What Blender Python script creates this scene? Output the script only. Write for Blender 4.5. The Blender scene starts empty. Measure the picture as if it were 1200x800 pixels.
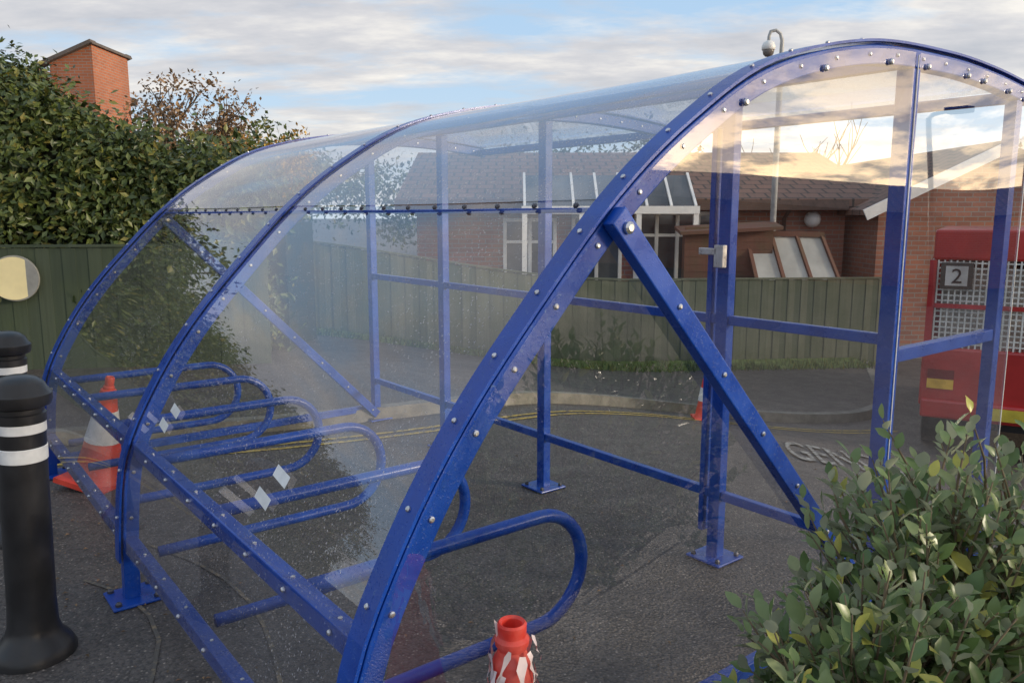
import bpy, math, random
import numpy as np
from mathutils import Vector, Matrix
random.seed(4); rng=np.random.default_rng(7)
S=bpy.context.scene
S.view_settings.view_transform='Standard'; S.view_settings.look='None'
S.view_settings.exposure=0
D1=np.array([-.618,.786,0.]); D2=np.array([.786,.618,0.])
def P(s,w,z): return D1*s+D2*w+np.array([0,0,z])
def g(x,y):
    w=.786*x+.618*y
    t=min(1,max(0,(w-3.3)/5.2)); return -.68*t*t*(3-2*t)

# ------------------------------------------------------------ builders
class MB:
    def __init__(s): s.v=[]; s.f=[]
    def add(s,v,f):
        o=len(s.v); s.v+= [tuple(map(float,p)) for p in v]; s.f+=[tuple(i+o for i in q) for q in f]
    def box(s,c,size,rot=None):
        c=np.array(c,float); h=np.array(size)/2
        R=np.eye(3) if rot is None else rot
        vs=[c+R@(h*np.array(k)) for k in [(-1,-1,-1),(1,-1,-1),(1,1,-1),(-1,1,-1),(-1,-1,1),(1,-1,1),(1,1,1),(-1,1,1)]]
        s.add(vs,[(0,3,2,1),(4,5,6,7),(0,1,5,4),(1,2,6,5),(2,3,7,6),(3,0,4,7)])
    def bb(s,a,b): 
        a=np.array(a,float); b=np.array(b,float); s.box((a+b)/2,np.abs(b-a))
    def beam(s,p0,p1,a,b,up=(0,0,1)):
        p0=np.array(p0,float);p1=np.array(p1,float); d=p1-p0; L=np.linalg.norm(d); d/=L
        up=np.array(up,float); x=np.cross(d,up)
        if np.linalg.norm(x)<1e-4: x=np.cross(d,np.array([1.,0,0]))
        x/=np.linalg.norm(x); y=np.cross(x,d)
        s.box((p0+p1)/2,(a,L,b),np.column_stack([x,d,y]))
    def tube(s,pts,r,n=10,closed=False,caps=True):
        pts=[np.array(p,float) for p in pts]; N=len(pts)
        rs=r if hasattr(r,'__len__') else [r]*N
        T=[]
        for i in range(N):
            a=pts[max(0,i-1)];b=pts[min(N-1,i+1)]; t=b-a; T.append(t/(np.linalg.norm(t)+1e-9))
        ref=np.array([0,0,1.]) if abs(T[0][2])<.9 else np.array([1.,0,0])
        x=np.cross(T[0],ref);x/=np.linalg.norm(x); vs=[]
        for i in range(N):
            x=x-T[i]*np.dot(x,T[i]); x/=np.linalg.norm(x)+1e-9; y=np.cross(T[i],x)
            for k in range(n):
                a=2*math.pi*k/n; vs.append(pts[i]+rs[i]*(math.cos(a)*x+math.sin(a)*y))
        fs=[]
        for i in range(N-1):
            for k in range(n):
                k2=(k+1)%n; fs.append((i*n+k,i*n+k2,(i+1)*n+k2,(i+1)*n+k))
        if caps: fs.append(tuple(range(n))[::-1]); fs.append(tuple((N-1)*n+k for k in range(n)))
        s.add(vs,fs)
    def lathe(s,prof,c=(0,0,0),n=32,M=None):
        c=np.array(c,float); vs=[];N=len(prof)
        for r,z in prof:
            for k in range(n):
                a=2*math.pi*k/n; p=np.array([r*math.cos(a),r*math.sin(a),z])
                if M is not None: p=M@p
                vs.append(c+p)
        fs=[]
        for i in range(N-1):
            for k in range(n):
                k2=(k+1)%n; fs.append((i*n+k,i*n+k2,(i+1)*n+k2,(i+1)*n+k))
        fs.append(tuple(range(n))[::-1]); fs.append(tuple((N-1)*n+k for k in range(n)))
        s.add(vs,fs)
    def disc(s,c,nrm,r,h,n=10):
        nrm=np.array(nrm,float); nrm/=np.linalg.norm(nrm); c=np.array(c,float)
        s.tube([c,c+nrm*h*.6,c+nrm*h],[r,r,r*.55],n)
    def obj(s,name,mat,parent=None,smooth=False,bevel=0):
        me=bpy.data.meshes.new(name); me.from_pydata(s.v,[],s.f); me.update()
        o=bpy.data.objects.new(name,me); S.collection.objects.link(o)
        me.materials.append(mat)
        if smooth: 
            for p in me.polygons: p.use_smooth=True
        if bevel:
            m=o.modifiers.new('bv','BEVEL'); m.width=bevel; m.segments=2; m.limit_method='ANGLE'
            m.angle_limit=math.radians(50)
        if parent: o.parent=parent
        return o
def smooth_angle(o,deg=40):
    for p in o.data.polygons: p.use_smooth=True
    try:
        o.data.set_sharp_from_angle(angle=math.radians(deg))
    except Exception: pass
def empty(name):
    e=bpy.data.objects.new(name,None); S.collection.objects.link(e); return e

# ------------------------------------------------------------ materials
class NT:
    def __init__(s,name):
        s.m=bpy.data.materials.new(name); s.m.use_nodes=True; s.t=s.m.node_tree; s.t.nodes.clear()
        s.out=s.n('ShaderNodeOutputMaterial')
    def n(s,k,**kw):
        nd=s.t.nodes.new(k)
        for a,b in kw.items(): setattr(nd,a,b)
        return nd
    def l(s,a,b): s.t.links.new(a,b)
    def math(s,op,a,b=None,clamp=False):
        m=s.n('ShaderNodeMath',operation=op); m.use_clamp=clamp
        for i,x in enumerate([a,b]):
            if x is None: continue
            if isinstance(x,(int,float)): m.inputs[i].default_value=x
            else: s.l(x,m.inputs[i])
        return m.outputs[0]
    def mix(s,f,a,b):
        m=s.n('ShaderNodeMix',data_type='RGBA')
        for i,x in ((0,f),(6,a),(7,b)):
            if isinstance(x,(int,float)): m.inputs[i].default_value=x
            elif isinstance(x,tuple): m.inputs[i].default_value=(*x,1)
            else: s.l(x,m.inputs[i])
        return m.outputs[2]
    def ramp(s,f,stops):
        r=s.n('ShaderNodeValToRGB'); e=r.color_ramp.elements
        while len(e)<len(stops): e.new(.5)
        for i,(p,c) in enumerate(stops):
            e[i].position=p; e[i].color=(*c,1) if isinstance(c,tuple) else (c,c,c,1)
        s.l(f,r.inputs[0]); return r.outputs[0]
    def noise(s,scale,detail=4,vec=None,rough=.55):
        n=s.n('ShaderNodeTexNoise'); n.inputs['Scale'].default_value=scale; n.inputs['Detail'].default_value=detail
        n.inputs['Roughness'].default_value=rough
        if vec is None: vec=s.co()
        s.l(vec,n.inputs['Vector']); return n.outputs['Fac']
    def vor(s,scale,feature='F1'):
        n=s.n('ShaderNodeTexVoronoi',feature=feature); n.inputs['Scale'].default_value=scale
        s.l(s.co(),n.inputs['Vector']); return n
    def co(s):
        if not hasattr(s,'_c'): s._c=s.n('ShaderNodeTexCoord')
        return s._c.outputs['Object']
    def bump(s,h,st=.3,dist=.01):
        b=s.n('ShaderNodeBump'); b.inputs['Strength'].default_value=st; b.inputs['Distance'].default_value=dist
        s.l(h,b.inputs['Height']); return b.outputs[0]
    def pbr(s,col,rough=.5,metal=0,normal=None,spec=None,coat=0):
        p=s.n('ShaderNodeBsdfPrincipled')
        for k,x in (('Base Color',col),('Roughness',rough),('Metallic',metal)):
            if isinstance(x,(int,float)): p.inputs[k].default_value=x
            elif isinstance(x,tuple): p.inputs[k].default_value=(*x,1)
            else: s.l(x,p.inputs[k])
        if normal is not None: s.l(normal,p.inputs['Normal'])
        if spec is not None: p.inputs['Specular IOR Level'].default_value=spec
        if coat: p.inputs['Coat Weight'].default_value=coat; p.inputs['Coat Roughness'].default_value=.08
        s.l(p.outputs[0],s.out.inputs[0]); return p
    def island(s): return s.n('ShaderNodeNewGeometry').outputs['Random Per Island']

def simple(name,col,rough=.5,metal=0,var=.25,nscale=6,bump=0,coat=0,bscale=60):
    t=NT(name); n=t.noise(nscale,4)
    c=t.mix(t.ramp(n,[(.3,0.),(.7,1.)]),tuple(x*(1-var) for x in col),tuple(min(1,x*(1+var)) for x in col))
    nm=t.bump(t.noise(bscale,3),bump,.005) if bump else None
    r=t.math('ADD',t.math('MULTIPLY',n,.25),rough-.12,True)
    t.pbr(c,r,metal,nm,coat=coat); return t.m

def m_blue():
    t=NT('blue_powder_coat')
    n=t.noise(9,5); v=t.vor(120); dm=t.ramp(v.outputs['Distance'],[(.10,1.),(.24,0.)])
    c=t.mix(t.ramp(n,[(.35,0.),(.75,1.)]),(.003,.042,.29),(.006,.072,.42))
    sc=t.ramp(t.noise(55,5,rough=.75),[(.60,0.),(.70,1.)])
    c=t.mix(t.math('MULTIPLY',sc,.5),c,(.15,.24,.40))
    c=t.mix(t.math('MULTIPLY',t.ramp(t.noise(18,5,rough=.7),[(.55,0.),(.75,1.)]),.30),c,(.01,.02,.09))
    h=t.math('ADD',t.math('MULTIPLY',dm,.8),t.math('MULTIPLY',t.noise(300,2),.25))
    t.pbr(c,t.math('ADD',t.math('MULTIPLY',n,.3),.14),0,t.bump(h,.45,.002),spec=.45); return t.m
BLUE=m_blue()
STEEL=simple('galvanised_steel',(.62,.62,.64),.3,.9,.15,30)
BLACKP=simple('black_plastic',(.018,.018,.020),.34,0,.3,12,bump=.1)
WHITE=simple('white_reflective',(.75,.76,.76),.45,0,.12,20)
UPVC=simple('white_upvc',(.78,.78,.76),.4,0,.08,8)

def m_poly(name,haze=.10,drop=.5,f0=.075,wob=.12,tint=(.90,.92,.95),hc=(.62,.64,.72),vs=105):
    t=NT(name)
    geo=t.n('ShaderNodeNewGeometry')
    d=t.n('ShaderNodeVectorMath',operation='DOT_PRODUCT'); t.l(geo.outputs['Normal'],d.inputs[0]); t.l(geo.outputs['Incoming'],d.inputs[1])
    c=t.math('ABSOLUTE',d.outputs['Value']); om=t.math('SUBTRACT',1.,c,True)
    F=t.math('ADD',t.math('MULTIPLY',t.math('POWER',om,4.2),.9),f0,True)
    gl=t.n('ShaderNodeBsdfGlossy'); gl.inputs['Roughness'].default_value=.015
    if wob: t.l(t.bump(t.noise(1.1,0),wob,.03),gl.inputs['Normal'])
    gl.inputs['Color'].default_value=(.97,.97,1,1)
    tr=t.n('ShaderNodeBsdfTransparent'); tr.inputs['Color'].default_value=(*tint,1)
    mx=t.n('ShaderNodeMixShader'); t.l(F,mx.inputs[0]); t.l(tr.outputs[0],mx.inputs[1]); t.l(gl.outputs[0],mx.inputs[2])
    if haze==0:
        t.l(mx.outputs[0],t.out.inputs[0]); return t.m
    df=t.n('ShaderNodeBsdfDiffuse'); df.inputs['Color'].default_value=(*hc,1)
    tl=t.n('ShaderNodeBsdfTranslucent'); tl.inputs['Color'].default_value=(*hc,1)
    ad=t.n('ShaderNodeMixShader'); ad.inputs[0].default_value=.5; t.l(df.outputs[0],ad.inputs[1]); t.l(tl.outputs[0],ad.inputs[2])
    v=t.vor(vs); dm=t.ramp(v.outputs['Distance'],[(.14,1.),(.34,0.)])
    scc=t.n('ShaderNodeSeparateColor'); t.l(v.outputs['Color'],scc.inputs[0])
    dm=t.math('MULTIPLY',dm,t.ramp(scc.outputs[0],[(.25,0.),(.6,1.)]))
    pn=t.noise(3.0,5,rough=.65)
    dd=t.math('MULTIPLY',dm,t.math('MULTIPLY',t.ramp(pn,[(.36,.2),(.60,1.)]),drop))
    hz=t.math('MULTIPLY',t.ramp(pn,[(.3,.45),(.7,1.)]),haze)
    fac=t.math('ADD',dd,hz,True)
    m2=t.n('ShaderNodeMixShader'); t.l(fac,m2.inputs[0]); t.l(mx.outputs[0],m2.inputs[1]); t.l(ad.outputs[0],m2.inputs[2])
    t.l(m2.outputs[0],t.out.inputs[0]); return t.m
POLY=m_poly('clear_polycarbonate',.035,.50,.105,.10,(.965,.97,.98),(.75,.76,.82),88)
POLYROOF=m_poly('clear_polycarbonate_roof',.24,.65,.12,.08,(.96,.965,.97),(.95,.94,.94),80)
POLYEND=m_poly('clear_end_panel',0,0,.12,.035,(.975,.98,.985))

def leafmat(name,stops,back=None,rough=.45,trans=.25):
    t=NT(name); isl=t.island()
    c=t.ramp(isl,stops)
    if back:
        c=t.mix(t.math('MULTIPLY',t.noise(60,2),.3),c,tuple(.7*x for x in stops[0][1]))
        bf=t.n('ShaderNodeNewGeometry').outputs['Backfacing']
        c=t.mix(bf,c,back)
    p=t.pbr(c,rough)
    if trans:
        tl=t.n('ShaderNodeBsdfTranslucent'); t.l(c,tl.inputs[0])
        m=t.n('ShaderNodeMixShader'); m.inputs[0].default_value=trans
        t.l(p.outputs[0],m.inputs[1]); t.l(tl.outputs[0],m.inputs[2]); t.l(m.outputs[0],t.out.inputs[0])
    return t.m
HEDGE=leafmat('hedge_leaves',[(0,(.025,.042,.010)),(.45,(.055,.085,.018)),(.85,(.11,.14,.03)),(1,(.20,.17,.035))],trans=0)
AUT=leafmat('autumn_leaves',[(0,(.16,.09,.02)),(.5,(.38,.21,.04)),(1,(.55,.36,.05))],trans=0)
BROWNL=leafmat('brown_leaves',[(0,(.09,.06,.03)),(.6,(.22,.13,.07)),(1,(.32,.20,.09))],trans=0)
SHRUB=leafmat('shrub_leaves',[(0,(.09,.16,.05)),(.35,(.16,.24,.08)),(.75,(.24,.31,.13)),(.92,(.36,.41,.20)),(.97,(.55,.53,.10)),(1,(.60,.56,.12))],back=(.42,.46,.33),rough=.34,trans=.22)
BARK=simple('bark',(.07,.05,.035),.85,0,.4,10,bump=.5)
CORE=simple('hedge_core',(.010,.015,.006),.95)  # near-black colour stands in for the shade inside the hedge

def m_asphalt(name,base):
    t=NT(name)
    big=t.noise(.5,4); mid=t.noise(5,5,rough=.7)
    v=t.vor(85)
    c0=t.mix(t.ramp(big,[(.35,0.),(.65,1.)]),tuple(base*k for k in (.84,.72,.66)),tuple(base*k for k in (1.3,1.14,1.03)))
    c1=t.mix(t.math('MULTIPLY',t.ramp(mid,[(.4,0.),(.65,1.)]),.45),c0,(base*.5,base*.45,base*.43))
    sc=t.n('ShaderNodeSeparateColor'); t.l(v.outputs['Color'],sc.inputs[0])
    stone=t.ramp(sc.outputs[0],[(.70,0.),(.95,1.)])
    stone=t.math('MULTIPLY',stone,t.ramp(v.outputs['Distance'],[(.25,1.),(.45,0.)]))
    c2=t.mix(t.math('MULTIPLY',stone,.85),c1,(base*3.6,base*3.1,base*2.7))
    c3=t.mix(t.math('MULTIPLY',t.ramp(sc.outputs[1],[(.3,1.),(.6,0.)]),.55),c2,(base*.3,base*.28,base*.27))
    h=t.math('ADD',t.math('MULTIPLY',v.outputs['Distance'],-.9),t.math('MULTIPLY',t.noise(60,3),.5))
    r=t.math('ADD',t.math('MULTIPLY',mid,.5),.36,True)
    t.pbr(c3,r,0,t.bump(h,.9,.006),spec=.4); return t.m
ASPH=m_asphalt('asphalt',.118)
FOOT=m_asphalt('footway_asphalt',.105)
KERB=simple('concrete_kerb',(.19,.18,.155),.85,0,.35,8,bump=.4)
def m_worn(name,col,amt=.5,sc=22):
    t=NT(name); n=t.noise(sc,6,rough=.75)
    c=t.mix(t.ramp(n,[(amt,0.),(amt+.1,1.)]),(.10,.09,.08),col); t.pbr(c,.75,0,t.bump(t.vor(85).outputs['Distance'],.5,.004)); return t.m
ROADW=m_worn('worn_white_paint',(.36,.36,.34),.45)
ROADY=m_worn('worn_yellow_paint',(.50,.36,.08),.40)

def m_brick(name,c1,c2,mort=(.28,.26,.23)):
    t=NT(name); sp=t.n('ShaderNodeSeparateXYZ'); t.l(t.co(),sp.inputs[0])
    cb=t.n('ShaderNodeCombineXYZ'); t.l(t.math('ADD',sp.outputs[0],sp.outputs[1]),cb.inputs[0]); t.l(sp.outputs[2],cb.inputs[1])
    b=t.n('ShaderNodeTexBrick'); t.l(cb.outputs[0],b.inputs['Vector'])
    b.inputs['Color1'].default_value=(*c1,1); b.inputs['Color2'].default_value=(*c2,1); b.inputs['Mortar'].default_value=(*mort,1)
    b.inputs['Scale'].default_value=1; b.inputs['Brick Width'].default_value=.225; b.inputs['Row Height'].default_value=.075
    b.inputs['Mortar Size'].default_value=.008; b.inputs['Bias'].default_value=-.1
    c=t.mix(t.math('MULTIPLY',t.ramp(t.noise(1.2,4),[(.4,0.),(.7,1.)]),.4),b.outputs['Color'],tuple(x*.45 for x in c1))
    t.pbr(c,.85,0,t.bump(b.outputs['Fac'],-.5,.006)); return t.m
BRICK=m_brick('brick_wall',(.38,.15,.09),(.26,.11,.075))
BRICK2=m_brick('orange_brick_wall',(.46,.15,.07),(.36,.12,.06))
def m_tile(name,c1,c2):
    t=NT(name); sp=t.n('ShaderNodeSeparateXYZ'); t.l(t.co(),sp.inputs[0])
    cb=t.n('ShaderNodeCombineXYZ'); t.l(sp.outputs[0],cb.inputs[0]); t.l(sp.outputs[1],cb.inputs[1])
    b=t.n('ShaderNodeTexBrick'); t.l(cb.outputs[0],b.inputs['Vector'])
    b.inputs['Color1'].default_value=(*c1,1); b.inputs['Color2'].default_value=(*c2,1); b.inputs['Mortar'].default_value=(.03,.022,.018,1)
    b.inputs['Scale'].default_value=1; b.inputs['Brick Width'].default_value=.3; b.inputs['Row Height'].default_value=.28; b.inputs['Mortar Size'].default_value=.02
    c=t.mix(t.math('MULTIPLY',t.noise(3,4),.5),b.outputs['Color'],(.08,.07,.05))
    t.pbr(c,.8,0,t.bump(b.outputs['Fac'],-.7,.02)); return t.m
TILE=m_tile('roof_tiles',(.24,.12,.085),(.17,.09,.07))
def m_wood(name,a,b,rough=.85):
    t=NT(name); isl=t.island()
    mp=t.n('ShaderNodeMapping'); mp.inputs['Scale'].default_value=(30,30,1.5); t.l(t.co(),mp.inputs[0])
    gr=t.noise(1,5,vec=mp.outputs[0],rough=.7)
    c=t.mix(isl,a,b); c=t.mix(t.math('MULTIPLY',gr,.75),c,tuple(x*.35 for x in a))
    c=t.mix(t.math('MULTIPLY',t.ramp(t.noise(2.5,3),[(.45,0.),(.7,1.)]),.45),c,(.06,.085,.035))
    t.pbr(c,rough,0,t.bump(gr,.4,.004)); return t.m
FENCE=m_wood('fence_boards',(.12,.145,.10),(.23,.24,.17))
FENCE2=m_wood('green_fence_boards',(.055,.08,.05),(.09,.115,.075))
SHEDW=m_wood('shed_timber',(.20,.09,.06),(.15,.065,.045))
def m_glass():
    t=NT('window_glass'); c=t.ramp(t.noise(.8,3),[(.4,(.02,.025,.03)),(.65,(.12,.13,.14))]); t.pbr(c,.05,0,t.bump(t.noise(1.5,2),.1,.02),spec=.8); return t.m
GLASS=m_glass()
RED=simple('red_vehicle_paint',(.42,.022,.02),.3,0,.25,3,coat=.4)
LIME=simple('grass_strip',(.09,.13,.035),.95,0,.5,14,bump=.8)

# ------------------------------------------------------------ world
sun_el=math.radians(13); sun_az=math.radians(106)
sd=np.array([math.sin(sun_az)*math.cos(sun_el),math.cos(sun_az)*math.cos(sun_el),math.sin(sun_el)])
W=bpy.data.worlds.new("World"); S.world=W; W.use_nodes=True
wt=NT.__new__(NT); wt.t=W.node_tree; wt.t.nodes.clear(); wt.out=wt.n('ShaderNodeOutputWorld')
tc=wt.n('ShaderNodeTexCoord'); dirv=tc.outputs['Generated']
sky=wt.n('ShaderNodeTexSky',sky_type='NISHITA'); sky.sun_disc=False; sky.sun_elevation=sun_el; sky.sun_rotation=sun_az
sky.air_density=1.0; sky.dust_density=1.5
sp=wt.n('ShaderNodeSeparateXYZ'); wt.l(dirv,sp.inputs[0])
zc=wt.math('MAXIMUM',sp.outputs[2],0.0)
dn=wt.math('ADD',zc,.13)
cb=wt.n('ShaderNodeCombineXYZ'); wt.l(wt.math('DIVIDE',sp.outputs[0],dn),cb.inputs[0]); wt.l(wt.math('DIVIDE',sp.outputs[1],dn),cb.inputs[1])
mp=wt.n('ShaderNodeMapping'); mp.inputs['Scale'].default_value=(.62,1.05,1); mp.inputs['Rotation'].default_value=(0,0,.35); mp.inputs['Location'].default_value=(3.1,1.4,0); wt.l(cb.outputs[0],mp.inputs[0])
n1=wt.noise(1.0,8,vec=mp.outputs[0],rough=.6)
mask=wt.ramp(n1,[(.43,0.),(.54,1.)])
n2=wt.noise(2.3,6,vec=mp.outputs[0],rough=.6)
ccol=wt.ramp(n2,[(.32,(4.5,4.6,5.1)),(.5,(6.4,6.2,6.3)),(.66,(9.4,8.8,8.0))])
skyb=wt.mix(.7,sky.outputs[0],(4.9,7.3,10.2))
col=wt.mix(wt.math('MULTIPLY',mask,.88),skyb,ccol)
hz=wt.math('POWER',wt.math('SUBTRACT',1.,zc,True),9.)
col=wt.mix(wt.math('MULTIPLY',hz,.5),col,(9.2,8.9,7.9))
dt=wt.n('ShaderNodeVectorMath',operation='DOT_PRODUCT'); wt.l(dirv,dt.inputs[0]); dt.inputs[1].default_value=tuple(sd)
gp=wt.math('POWER',wt.math('MAXIMUM',dt.outputs['Value'],0.),7.)
band=wt.math('POWER',wt.math('SUBTRACT',1.,zc,True),8.)
gl=wt.math('MULTIPLY',wt.math('MULTIPLY',gp,band),wt.ramp(n2,[(.42,.20),(.54,1.)]))
gcol=wt.n('ShaderNodeVectorMath',operation='SCALE'); gcol.inputs[0].default_value=(150,104,50); wt.l(gl,gcol.inputs['Scale'])
addv=wt.n('ShaderNodeVectorMath',operation='ADD'); wt.l(col,addv.inputs[0]); wt.l(gcol.outputs[0],addv.inputs[1])
bg=wt.n('ShaderNodeBackground'); bg.inputs[1].default_value=.11; wt.l(addv.outputs[0],bg.inputs[0]); wt.l(bg.outputs[0],wt.out.inputs[0])
sl=bpy.data.lights.new('sun','SUN'); sl.energy=2.5; sl.angle=math.radians(8); sl.color=(1,.86,.68)
so=bpy.data.objects.new('sun',sl); S.collection.objects.link(so)
so.rotation_euler=Vector(-sd).to_track_quat('-Z','Y').to_euler()

# ------------------------------------------------------------ ground
def axis(lo,hi,st,far):
    a=list(np.arange(lo,hi+1e-6,st)); k=st; x=hi
    while x<far: k*=1.6; x+=k; a.append(x)
    k=st; x=lo
    while x>-far: k*=1.6; x-=k; a.insert(0,x)
    return a
xs=axis(-10,14,.25,450); ys=axis(-4,14,.25,450)
m=MB(); nx=len(xs)
m.v=[(x,y,g(x,y)) for y in ys for x in xs]
m.f=[(j*nx+i,j*nx+i+1,(j+1)*nx+i+1,(j+1)*nx+i) for j in range(len(ys)-1) for i in range(nx-1)]
m.obj('ground',ASPH,smooth=True)

def resample(pts,step=.2):
    pts=[np.array(p,float) for p in pts]; out=[]
    ext=[2*pts[0]-pts[1]]+pts+[2*pts[-1]-pts[-2]]
    for i in range(1,len(ext)-2):
        p0,p1,p2,p3=ext[i-1:i+3]; n=max(2,int(np.linalg.norm(p2-p1)/step))
        for k in range(n):
            t=k/n; out.append(.5*((2*p1)+(-p0+p2)*t+(2*p0-5*p1+4*p2-p3)*t*t+(-p0+3*p1-3*p2+p3)*t**3))
    out.append(pts[-1]); return out
def offs(pts,d):
    o=[]
    for i,p in enumerate(pts):
        t=pts[min(i+1,len(pts)-1)]-pts[max(i-1,0)]; t=t/np.linalg.norm(t); o.append(p+d*np.array([-t[1],t[0]]))
    return o
def strip(pts,a,b,za,zb,m):
    A=offs(pts,a);B=offs(pts,b); vs=[];fs=[]
    for i,(p,q) in enumerate(zip(A,B)):
        vs+=[(p[0],p[1],g(*p)+za),(q[0],q[1],g(*q)+zb)]
        if i: fs.append((2*i-2,2*i,2*i+1,2*i-1))
    m.add(vs,fs)
yl=resample([(-14,3.6),(-6,4.2),(-2.9,4.95),(-1.6,5.3),(-.25,5.95),(.7,6.8),(1.75,7.45),(3.3,7.9),(4.3,8.3),(5.0,9.1),(5.4,10.2),(5.9,11.6)],.2)
yl2=[p for p in yl if p[0]<4.2]
m=MB(); strip(yl2,0,.04,.005,.005,m); strip(yl2,.11,.15,.005,.005,m); m.obj('double_yellow_line',ROADY)
kp=offs(yl,.5)
m=MB(); strip(kp,0,.015,-.05,.10,m); strip(kp,.015,.125,.10,.10,m); m.obj('kerb',KERB)
A=offs(kp,.125)
fp=resample([(-14,9),(-4,9.5),(-2.2,12),(1.5,12.2),(5.1,12.4)],.05); N=len(A); NS=16
m=MB(); vs=[];fs=[]
for i in range(N):
    q=fp[int(round(i*(len(fp)-1)/(N-1)))]
    for k in range(NS+1):
        p=A[i]*(1-k/NS)+q*k/NS; vs.append((p[0],p[1],g(*p)+.096))
    if i:
        for k in range(NS): a=(i-1)*(NS+1)+k; fs.append((a,a+NS+1,a+NS+2,a+1))
m.add(vs,fs); m.obj('pavement',FOOT,smooth=True)
m=MB(); strip(resample([(-1.9,3.30),(-1.6,3.12),(-1.35,2.8),(-1.2,2.3)]),0,.016,.006,.006,m)
strip(resample([(-2.0,3.8),(-1.5,3.5),(-1.1,3.1),(-.8,2.5),(-.7,2.0)]),0,.016,.006,.006,m)
m.obj('road_line_marking',m_worn('faded_yellow',(.26,.20,.12),.50,9))
def ground_text(name,txt,x,y,ang,size,stretch):
    cu=bpy.data.curves.new(name,'FONT'); cu.body=txt; cu.size=size; cu.offset=.002
    o=bpy.data.objects.new(name,cu); S.collection.objects.link(o); bpy.context.view_layer.update()
    me=bpy.data.meshes.new_from_object(o); bpy.data.objects.remove(o)
    c,s_=math.cos(ang),math.sin(ang)
    for v in me.vertices:
        a,b=v.co.x,v.co.y*stretch; X=x+a*c-b*s_; Y=y+a*s_+b*c; v.co=(X,Y,g(X,Y)+.014)
    me.materials.clear(); me.materials.append(ROADW)
    o=bpy.data.objects.new(name,me); S.collection.objects.link(o)
ground_text('road_text_marking','GENCY',2.10,5.75,math.radians(-14),.27,5.6)
m=MB()
for i in range(520):
    x=random.uniform(-4,4);y=random.uniform(1.2,7); s_=random.uniform(.004,.013); a=random.random()*6.3
    if i<120: 
        q=P(random.uniform(1.4,5.6),.62+random.gauss(0,.12),0); x,y=q[0],q[1]
    z=g(x,y)+.006; m.add([(x+s_*math.cos(a),y+s_*math.sin(a),z),(x+s_*.5*math.cos(a+1.6),y+s_*.5*math.sin(a+1.6),z+.006),(x-s_*math.cos(a),y-s_*math.sin(a),z),(x+s_*.5*math.cos(a-1.6),y+s_*.5*math.sin(a-1.6),z+.004)],[(0,1,2,3)])
m.obj('fallen_leaves',BROWNL)

# ------------------------------------------------------------ cycle shelter
prof_ctl=[(.650,0),(.662,.3),(.705,.62),(.83,.89),(.99,1.13),(1.19,1.36),(1.46,1.635),(1.74,1.845),(2.1,2.035),(2.62,2.155),(3.17,2.185),(3.6,2.175),(4.02,2.14)]
PR=np.array(resample(prof_ctl,.06))
def w_at(z):
    k=np.argmax(PR[:,1]); return float(np.interp(z,PR[:k,1],PR[:k,0]))
def z_at(w): 
    return float(np.interp(w,PR[:,0],PR[:,1]))
def pnorm(i):
    t=PR[min(i+1,len(PR)-1)]-PR[max(i-1,0)]; t=t/np.linalg.norm(t); return np.array([-t[1],t[0]])
def sweep_arch(mb,s,half,o_out,o_in,i0=0,i1=None):
    i1=len(PR) if i1 is None else i1; vs=[];fs=[]
    for c,i in enumerate(range(i0,i1)):
        n=pnorm(i)
        for (ds,o) in ((-half,o_out),(half,o_out),(half,o_in),(-half,o_in)):
            q=PR[i]+n*o; vs.append(P(s+ds,q[0],q[1]))
        if c:
            b=4*c
            for k in range(4): fs.append((b-4+k,b-4+(k+1)%4,b+(k+1)%4,b+k))
    L=4*(i1-i0); fs+=[(0,1,2,3),(L-1,L-2,L-3,L-4)]
    mb.add(vs,fs)
shelter=empty('cycle_shelter')
FR=[1.45,3.47,5.5]
fm=MB(); clamp=MB(); bolts=MB(); dark=MB()
i26=int(np.argmin(abs(PR[:,1]-.2)+ (PR[:,0]>1)*9))
for s in FR:
    sweep_arch(fm,s,.027,0,-.062)
    sweep_arch(clamp,s,.034,.018,.0095,i26)
    acc=0
    for i in range(i26+1,len(PR)-1):
        acc+=np.linalg.norm(PR[i]-PR[i-1])
        if acc>.165:
            acc=0; n=pnorm(i); q=PR[i]+n*.018; nn=D2*n[0]+np.array([0,0,n[1]])
            bolts.disc(P(s,q[0],q[1]),nn,.007,.007)
            qi=PR[i]-n*.03; 
            bolts.disc(P(s-.027,*qi),-D1,.0075,.006)
    fm.box(P(s,.69,.008),(.20,.20,.012),np.column_stack([D1,D2,[0,0,1]]))
    for a in (-.075,.075):
        for b in (-.075,.075): dark.disc(P(s+a,.69+b,.014),(0,0,1),.013,.018,6)
PW=2.95
for s in (1.45,2.2,3.45,4.5,5.5):
    t=z_at(PW)-.066
    a=.062
    fm.beam(P(s,PW,.0),P(s,PW,t),a,a*.85,up=D2)
    fm.box(P(s,PW,.0095),(.19,.19,.011),np.column_stack([D1,D2,[0,0,1]]))
    for p in (-.07,.07):
        for q in (-.07,.07): dark.disc(P(s+p,PW+q,.015),(0,0,1),.012,.018,6)
fm.beam(P(2.275,PW,.12),P(2.275,PW,1.98),.028,.045,up=D2)
dark2=MB(); dark2.box(P(2.2,PW-.05,1.42),(.05,.03,.10),np.column_stack([D1,D2,[0,0,1]])); dark2.box(P(2.26,PW-.055,1.44),(.10,.02,.03),np.column_stack([D1,D2,[0,0,1]]))
dark2.obj('gate_latch',STEEL,shelter,bevel=.003)
S_=[1.45,2.2,3.45,4.5,5.5]
for a,b in zip(S_[:-1],S_[1:]):
    for z,hh in ((1.135,.042),(.315,.042)):
        fm.beam(P(a+.031,PW,z),P(b-.031,PW,z),.036,hh)
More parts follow.
